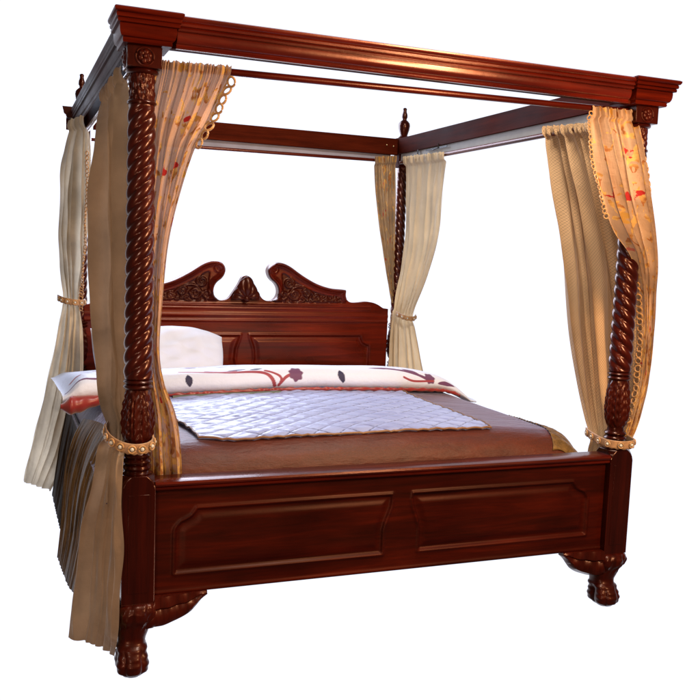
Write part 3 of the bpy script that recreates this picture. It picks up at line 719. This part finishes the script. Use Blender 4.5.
def blob(cx, ct, r, k=5, am=.15):
    dx = XX-cx; dt = T-ct; a = np.arctan2(dt, dx); return 1-sstep(.9, 1.05, np.hypot(dx, dt*.9)/(r*(1+am*np.sin(k*a+1))))
def stroke(pts, w, c):
    d, _, _ = poly_dist(XX, T, spline(pts, 6), closed=False); paint(1-sstep(w*.75, w, d), c)
PUR = (.030, .028, .075); PLUM = (.14, .055, .13); ROSE = (.30, .055, .075)
for cx in (.375, 1.107): paint(leaf(cx, .038, .018, .032, .1), PUR)
paint(leaf(1.115, .022, .012, .02), PUR)
for ox, s in ((.80, 1),):
    stroke([(ox-.02, -.005), (ox-.035, .03), (ox-.07, .06), (ox-.14, .075), (ox-.25, .082), (ox-.34, .095)], .010, ROSE)
    stroke([(ox+.0, -.005), (ox+.01, .03), (ox-.02, .055), (ox-.06, .075)], .007, ROSE)
    stroke([(ox+.0, .0), (ox+.03, .03), (ox+.06, .045)], .008, ROSE)
    paint(blob(ox+.085, .050, .034, 7, .10), PLUM); paint(leaf(ox-.10, .095, .035, .012, .1), PUR); paint(leaf(ox-.19, .105, .05, .012, .1), PUR)
stroke([(.34, .10), (.48, .085), (.60, .092)], .008, ROSE)
stroke([(1.30, .10), (1.42, .085), (1.52, .060), (1.60, .03)], .011, PLUM); paint(leaf(1.34, .098, .08, .016, .0), PLUM); paint(leaf(1.50, .075, .06, .018, -.5), PLUM); paint(blob(1.60, .045, .030, 6, .1), PLUM)
stroke([(1.62, .03), (1.50, .02), (1.44, .035)], .006, ROSE); paint(leaf(1.70, .03, .06, .016, .2), PLUM)
stroke([(-.15, .10), (-.02, .07), (.10, .085), (.2, .09)], .008, PLUM); paint(leaf(.02, .05, .03, .02, .4), PUR)
for k in range(30):
    cx = -.1+k*.063; paint(blob(cx, .22+.3*abs(math.sin(k*7.1)), .03), PLUM if k % 2 else ROSE)
duvet = tag(grid_obj('duvet', XX, YY, ZZ, col, DUVET), 'puffy white duvet with plum flower print and red underside, folded across the head end', 'duvet')
# red satin border under the front fold, deeper over the left corner
n1, n2 = 420, 40
U, V = np.meshgrid(np.linspace(0, 1, n1), np.linspace(0, 1, n2)); X2 = -.175+1.96*U
rad = .0080+.0012*np.sin(U*260+np.sin(U*40)*3)*1.; big = 1-sstep(-.17, .10, X2); rad = (rad+.034*big)*(.25+.75*sstep(-.176, -.13, X2))
yb = 1.040-.02*np.sin((X2+.165)/2.02*PI)+.012*np.sin((X2+.165)/2.02*14+1)+.03*np.clip((X2-1.4)/.4, 0, 1)-.05*np.clip((.05-X2)/.2, 0, 1)
bs = .738-.030*((X2-.93)/.95)**2-.012*sstep(1.2, 1.9, X2)-.05*np.clip((X2-1.65)/.2, 0, 1)**2+.012*np.clip((.3-X2)/.45, 0, 1)
A = V*2*PI; rad = rad*(1-.0*U)
YY2 = yb+.004+.9*rad*np.cos(A)*1.2; ZZ2 = bs+.020-.022*big+rad*np.sin(A)+.0015*np.sin(U*190+A*2)
MB().grid(np.stack([X2, YY2, ZZ2], 2)).build('red_satin_border', REDS, duvet, angle=180)
MB().tube([(x, 1.022-.02*math.sin((x+.165)/2.02*PI), .738-.030*((x-.93)/.95)**2+.010) for x in np.linspace(.30, .80, 30)], .010, 8).build('green_lining_edge', simple('grey_green_lining', (.10, .13, .11), .6), duvet)

# ---- pillow leaning on the headboard
def pillow(cx, cy, cz, w, h, t, tilt, seed):
    n = 70; P = []; r = np.random.default_rng(seed); k = r.normal(size=(9, 3))
    for side in (1, -1):
        U, V = np.meshgrid(np.linspace(-1, 1, n), np.linspace(-1, 1, n))
        pin = 1-.07*(np.abs(V)**2)*np.sign(1)*0; ex = 1-.06*(1-V**2)*0
        bulge = ((1-np.abs(U)**2.6)*(1-np.abs(V)**2.6)).clip(0)**.5
        cr = sum(np.sin(U*k[i, 0]*5+V*k[i, 1]*5+k[i, 2]*6) for i in range(7))/7+.5*np.abs(np.sin(U*5+V*3+np.sin(V*4)))*np.sin(V*3+1)
        x = U*w/2*(1-.05*np.cos(V*PI/2)**2*0)*(1-.045*(1-np.abs(U)**1)*0)*(.96+.05*np.abs(V)**3); z = V*h/2*(.94+.08*np.abs(U)**3); y = side*(bulge*t/2*(1+.16*cr))
        y2 = y*math.cos(tilt)+z*math.sin(tilt); z2 = z*math.cos(tilt)-y*math.sin(tilt)+.012*np.sin(U*3.2+1)*V*(V > 0)-.010*np.clip(U-.75, 0, 1)*4*(V > .5)*V
        x = x+.012*np.sin(V*2.5+.5)*U
        P.append(np.stack([cx+x, cy+y2, cz+z2+.006*cr*bulge-.035*np.clip(U, 0, 1)**3*np.clip(V, 0, 1)], 2))
    m = MB().grid(P[0]); m.grid(P[1]); return m
tag(pillow(.385, 1.86, .788, .70, .40, .24, .52, 3).build('pillow', PILLOW, angle=180), 'crumpled plain white pillow leaning on the left half of the mahogany headboard', 'pillow')

# ================================================================== CURTAINS
FL_SIDE=[((-0.020,0.660,1.984),(-0.010,0.193,1.992)),
  ((-0.025,0.749,1.941),(-0.015,0.149,1.939)),
  ((-0.060,0.538,1.771),(-0.022,0.060,1.799)),
  ((-0.085,0.558,1.564),(-0.019,0.060,1.547)),
  ((-0.090,0.527,1.360),(-0.017,0.060,1.354)),
  ((-0.090,0.512,1.157),(-0.021,0.060,1.159)),
  ((-0.090,0.384,0.986),(-0.023,0.050,0.995)),
  ((-0.090,0.267,0.860),(-0.027,0.040,0.880)),
  ((-0.085,0.053,0.796),(-0.027,0.000,0.779)),
  ((-0.095,0.204,0.714),(-0.052,-0.080,0.719)),
  ((-0.120,0.142,0.618),(-0.055,-0.085,0.630)),
  ((-0.150,0.284,0.410),(-0.053,-0.085,0.450)),
  ((-0.180,0.326,0.161),(-0.063,-0.105,0.276)),
  ((-0.190,0.273,0.083),(-0.068,-0.105,0.170)),
  ((-0.196,0.231,0.020),(-0.056,0.044,0.020))]
FL_FRONT=[((0.051,0.000,1.980),(0.281,0.000,1.987)),
  ((0.048,0.000,1.958),(0.279,0.000,1.965)),
  ((0.046,0.000,1.921),(0.267,0.000,1.919)),
  ((0.035,0.020,1.831),(0.226,0.000,1.821)),
  ((0.035,0.050,1.709),(0.173,0.000,1.715)),
  ((0.035,0.060,1.550),(0.128,0.020,1.554)),
  ((0.034,0.060,1.389),(0.097,0.030,1.391)),
  ((0.037,0.060,1.209),(0.085,0.040,1.211)),
  ((0.035,0.060,1.060),(0.080,0.050,1.061)),
  ((0.037,0.060,0.949),(0.099,0.060,0.948)),
  ((0.040,0.070,0.846),(0.138,0.060,0.845)),
  ((0.038,0.070,0.744),(0.157,0.060,0.741)),
  ((0.038,0.060,0.619),(0.166,0.060,0.612)),
  ((0.038,0.050,0.519),(0.169,0.050,0.502))]
BL_SIDE=[((-0.047,2.120,2.044),(-0.020,1.595,2.006)),
  ((-0.062,2.120,1.996),(-0.020,1.591,1.949)),
  ((-0.092,2.120,1.889),(-0.014,1.600,1.848)),
  ((-0.116,2.120,1.757),(-0.013,1.650,1.661)),
  ((-0.131,2.120,1.466),(-0.013,1.750,1.443)),
  ((-0.125,2.130,1.280),(-0.009,1.900,1.264)),
  ((-0.103,2.130,1.108),(-0.016,2.050,1.098)),
  ((-0.123,2.150,0.954),(0.001,2.000,0.941)),
  ((-0.161,2.200,0.745),(0.003,1.950,0.733)),
  ((-0.211,2.250,0.497),(-0.011,1.950,0.518)),
  ((-0.262,2.300,0.262),(-0.057,2.000,0.291)),
  ((-0.303,2.404,0.030),(-0.152,2.150,0.030))]
BR_BACK=[((1.712,2.200,1.995),(1.859,2.200,2.012)),
  ((1.714,2.200,1.959),(1.861,2.200,1.976)),
  ((1.738,2.200,1.736),(1.872,2.200,1.744)),
  ((1.799,2.200,1.432),(1.887,2.200,1.435)),
  ((1.858,2.200,1.184),(1.900,2.200,1.185)),
  ((1.903,2.220,1.006),(1.945,2.220,1.006)),
  ((1.911,2.250,0.830),(1.969,2.250,0.798)),
  ((1.914,2.250,0.473),(1.985,2.250,0.472))]
BR_SIDE=[((1.890,2.104,2.000),(1.890,1.564,1.981)),
  ((1.890,2.099,1.958),(1.890,1.560,1.943)),
  ((1.915,2.130,1.743),(1.920,1.648,1.780)),
  ((1.917,2.130,1.437),(1.940,1.722,1.528)),
  ((1.896,2.150,1.218),(1.960,1.880,1.292)),
  ((1.864,2.150,1.024),(1.970,2.069,1.044)),
  ((1.856,2.150,0.904),(1.970,2.029,0.948)),
  ((1.860,2.150,0.683),(1.970,1.924,0.762)),
  ((1.862,2.150,0.492),(1.980,1.826,0.556)),
  ((1.861,2.150,0.234),(1.980,1.695,0.326)),
  ((1.867,2.150,-0.190),(2.000,1.594,-0.011))]
FR_SIDE=[((1.890,0.587,2.004),(1.890,0.170,1.976)),
  ((1.890,0.583,1.973),(1.890,0.166,1.944)),
  ((1.900,0.551,1.834),(1.932,0.100,1.781)),
  ((1.900,0.480,1.609),(2.036,0.120,1.587)),
  ((1.900,0.405,1.345),(2.110,0.120,1.341)),
  ((1.900,0.342,1.108),(2.137,0.120,1.109)),
  ((1.900,0.260,0.899),(2.108,0.100,0.899)),
  ((1.880,0.160,0.753),(2.063,0.080,0.762)),
  ((1.870,0.104,0.679),(2.036,0.070,0.680)),
  ((1.880,0.124,0.615),(2.037,0.080,0.592)),
  ((1.900,0.153,0.443),(2.052,0.090,0.450)),
  ((1.900,0.152,0.312),(2.054,0.090,0.319)),
  ((1.900,0.152,0.246),(2.049,0.090,0.253))]
FR_FRONT=[((1.685,0.000,1.994),(1.905,0.000,1.995)),
  ((1.687,0.000,1.964),(1.913,0.000,1.969)),
  ((1.678,-0.030,1.922),(1.902,-0.030,1.923)),
  ((1.692,-0.070,1.771),(1.928,-0.050,1.770)),
  ((1.738,-0.085,1.631),(1.960,-0.050,1.638)),
  ((1.799,-0.085,1.525),(1.999,-0.040,1.523)),
  ((1.888,-0.060,1.440),(2.036,-0.020,1.417)),
  ((1.987,0.000,1.323),(2.063,0.000,1.304)),
  ((2.039,0.030,1.138),(2.088,0.020,1.119)),
  ((2.042,0.030,0.931),(2.077,0.020,0.911)),
  ((2.007,0.020,0.788),(2.040,0.010,0.780)),
  ((1.963,0.000,0.706),(1.999,0.000,0.696))]

def catmull(A, t):
    n = len(A); t = np.clip(t, 0, n-1-1e-6); i = t.astype(int); f = (t-i)[:, None]
    g = lambda k: A[np.clip(k, 0, n-1)]
    p0, p1, p2, p3 = g(i-1), g(i), g(i+1), g(i+2)
    return .5*((2*p1)+(-p0+p2)*f+(2*p0-5*p1+4*p2-p3)*f*f+(-p0+3*p1-3*p2+p3)*f**3)
def curtain(name, rows, mat, label, pleats, width, amps, side=1, bow=None, seed=0, trims=(), hdr=1, cols=300, density=190, header=True, pinch=None, group='curtains tied back round the posts'):
    """rows: edge points from top to hem; amps: fold depth per row; bow: how far the middle stands out per row"""
    L = np.array([r[0] for r in rows]); Rr = np.array([r[1] for r in rows]); n = len(rows)
    if bow is None: bow = [0]*n
    # parameter by arc length of the mean line
    mid = (L+Rr)/2; d = np.r_[0, np.cumsum(np.linalg.norm(np.diff(mid, axis=0), axis=1))]; Ht = d[-1]
    nv = int(Ht*density); tt = np.interp(np.linspace(0, Ht, nv), d, np.arange(n))
    Lc = catmull(L, tt); Rc = catmull(Rr, tt); am = np.interp(tt, np.arange(n), amps); bw = np.interp(tt, np.arange(n), bow)
    r = np.random.default_rng(seed); u = np.linspace(0, 1, cols); P = np.zeros((nv, cols, 3)); V = np.linspace(0, 1, nv)
    w1, w2, w3 = r.uniform(0, 6, 3); warp = u+.028*np.sin(u*2*PI*1.3+w1)+.016*np.sin(u*2*PI*3.1+w2)
    for j in range(nv):
        a = Lc[j]; b = Rc[j]; t = (b-a); ln = np.linalg.norm(t[:2])+1e-6; nrm = np.array([t[1], -t[0], 0])/ln*side
        hgt = V[j]*Ht
        ph = 2*PI*pleats*(warp+.010*np.sin(hgt*2.1+u*4+w3))
        mod = 1+.38*np.sin(u*7.3+w2*2+hgt*1.7)*np.cos(hgt*2.3+w1)
        f = mod*np.sin(ph)+.22*np.sin(2*ph+1+w1+.6*hgt)+.35*np.sin(.53*ph+w2+hgt*.8)+.10*np.sin(3.1*ph+hgt*2.5)
        c = a[None]+t[None]*u[:, None]+nrm[None]*(am[j]*f+bw[j]*np.sin(PI*u))[:, None]
        c += nrm[None]*(.0030*np.sin(u*19+hgt*14+w1)*np.sin(hgt*6+u*5+w3)+.0016*np.sin(u*47-hgt*23+w2))[:, None]*min(1, hgt*4)
        c += t[None]/ln*(.22*am[j]*np.sin(2*ph+.5))[:, None]
        if header:
            k1 = math.exp(-(hgt/.16)**2); hh_ = (.0052*np.sin(ph*3.3+w1)+.0032*np.sin(ph*5.7+w3))*k1; c += nrm[None]*(hh_-.55*am[j]*f*math.exp(-(hgt/.07)**2))[:, None]
            c[:, 2] += (.002*np.sin(ph*2+w2)+.0018*np.sin(ph*5))*math.exp(-(hgt/.014)**2)
            c += nrm[None]*hdr*(.020*math.exp(-((hgt-.020)/.035)**4)+.004)*(1 if hgt < .2 else max(0, 1-(hgt-.2)*4))
        P[j] = c
    uv = np.stack(np.meshgrid(u*width, V*Ht), 2).reshape(-1, 2)
    o = MB().grid(P).build(name, mat, None, angle=180, uv=uv); tag(o, label, 'curtain', group)
    for (side_, r_, t0, t1) in trims:
        col_ = 0 if side_ == 'L' else -1; E = P[:, col_]; m = MB(); dd = np.r_[0, np.cumsum(np.linalg.norm(np.diff(E, axis=0), axis=1))]
        s = dd[-1]*t0; k = 0
        inner = P[:, 6 if col_ == 0 else -7]
        while s < dd[-1]*t1:
            i = min(np.searchsorted(dd, s), len(E)-2); e = Vector(E[i]); out = (Vector(E[i])-Vector(inner[i])); 
            tv = (Vector(E[i+1])-Vector(E[i])).normalized(); out = (out-tv*out.dot(tv)); out = out.normalized() if out.length > 1e-5 else Vector((1, 0, 0))
            m.torus(e+out*r_*.70*(1+.12*math.sin(k*2.3)), out.cross(tv)+tv*.25*math.sin(k*1.7), r_*(1+.08*math.sin(k*3.1)), r_*.26, 14, 6); s += r_*2.1; k += 1
        m.build('ring_trim', TRIM, o)
    return o
curtain('curtain', FL_SIDE, SAGE, 'plain sage beige curtain hanging to the floor outside the near left post', 5, .9,
        [.013, .017, .027, .032, .032, .029, .023, .016, .010, .012, .014, .014, .012, .009, .006], side=-1, hdr=-1, seed=2, bow=[0, 0, .01, .03, .04, .04, .04, .03, .02, .02, .02, .02, .03, .03, .02])
curtain('curtain', FL_FRONT, VOILE, 'rose gold embroidered voile curtain with ring trim hanging beside the near left post', 5, .42,
        [.009, .009, .010, .013, .013, .012, .011, .010, .010, .011, .014, .017, .018, .018], side=1, seed=5, trims=(('L', .0145, .03, .5), ('R', .0155, .03, .18)))
curtain('curtain', BL_SIDE, OLIVE, 'olive cream satin curtain at the far left corner, flaring outwards below its tieback', 5, 1.0,
        [.012, .013, .02, .024, .024, .018, .010, .016, .018, .018, .014, .008], side=-1, hdr=-1, seed=8, trims=(('R', .010, .08, .5),))
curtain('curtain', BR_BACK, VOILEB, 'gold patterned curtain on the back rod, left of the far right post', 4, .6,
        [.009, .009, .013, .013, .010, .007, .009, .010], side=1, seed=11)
curtain('curtain', BR_SIDE, CREAM, 'plain cream curtain tied beside the far right post at the headboard', 5, 1.1,
        [.010, .011, .018, .020, .016, .008, .012, .018, .020, .022, .022], side=1, seed=13, trims=(('L', .009, .44, .85),), bow=[0, 0, .0, .0, 0, 0, .01, .01, .01, .01, .01])
curtain('curtain', FR_SIDE, GOLDC, 'gold beige diamond brocade curtain swagged behind the near right post', 5.5, .75,
        [.012, .014, .025, .032, .031, .028, .022, .014, .007, .010, .014, .016, .018], side=1, seed=17, bow=[0, 0, .0, .0, .0, .0, 0, 0, 0, 0, 0, 0, 0])
curtain('curtain', FR_FRONT, VOILED, 'gold embroidered curtain with red flowers draped across the near right post', 4.5, .42,
        [.013, .013, .017, .020, .018, .015, .011, .008, .006, .005, .005, .004], side=1, seed=21, trims=(('R', .012, .06, .28), ('L', .009, .02, .30), ('L', .013, .55, .95)), bow=[0, 0, .004, .012, .014, .014, .01, 0, 0, 0, 0, 0])

# ================================================================== TIEBACKS
def tieback(pts, w, label, nb, open_=False):
    C = spline(pts, 12); n = len(C); P = []
    for k in range(9):
        t = k/8; row = []
        for i in range(n):
            sc = .004*abs(math.sin(i*.55)) if k == 0 else 0
            row.append((C[i, 0], C[i, 1], C[i, 2]-w/2-sc+(w+sc)*t))
        P.append(row)
    P = np.array(P); c = C.mean(0)
    o = MB().grid(P).build('curtain_tieback', simple('gold_band', (.36, .20, .09), .5, sheen=.3, scale=60), None, solid=.004, angle=180)
    tag(o, label, 'tieback', 'ringed gold tiebacks')
    d = np.r_[0, np.cumsum(np.linalg.norm(np.diff(C, axis=0), axis=1))]
    for k in range(nb):
        s = d[-1]*(k+.5)/nb; i = min(np.searchsorted(d, s), n-2); p = Vector(C[i]); tv = (Vector(C[i+1])-Vector(C[i])).normalized(); out = tv.cross(Vector((0, 0, 1))).normalized()
        if out.dot(p-Vector(c)) < 0: out = -out
        q = p+out*.006; q.z -= w*.05
        rg = MB().torus(q, out, w*.36, w*.10, 16, 6).build('ring', TRIM, o); MB().ball(tuple(q), w*.22, 10, 7).build('pearl', PEARL, rg)
    return o
tieback([(.050, .035, .775), (.052, -.025, .766), (.030, -.056, .758), (-.010, -.066, .756), (-.050, -.058, .764), (-.082, -.025, .780), (-.092, .02, .797), (-.080, .07, .808)], .032, 'gold tieback with pearl rings across the near left post', 10)
tieback([(1.972, .03, .700), (1.965, -.055, .690), (1.913, -.070, .686), (1.862, -.050, .688), (1.848, .0, .690), (1.852, .08, .700), (1.862, .125, .706)], .030, 'gold tieback with rings round the base of the near right post', 8)
tieback([(1.868, 2.10, 1.045), (1.90, 2.03, 1.025), (1.95, 2.02, 1.020), (1.985, 2.06, 1.030)], .026, 'small gold tieback round the cream curtain at the far right post', 5)
tieback([(-.128, 2.09, 1.108), (-.10, 2.03, 1.098), (-.05, 2.0, 1.090), (-.005, 2.02, 1.088), (.01, 2.06, 1.09)], .030, 'small dark gold tieback round the olive curtain at the far left post', 6)
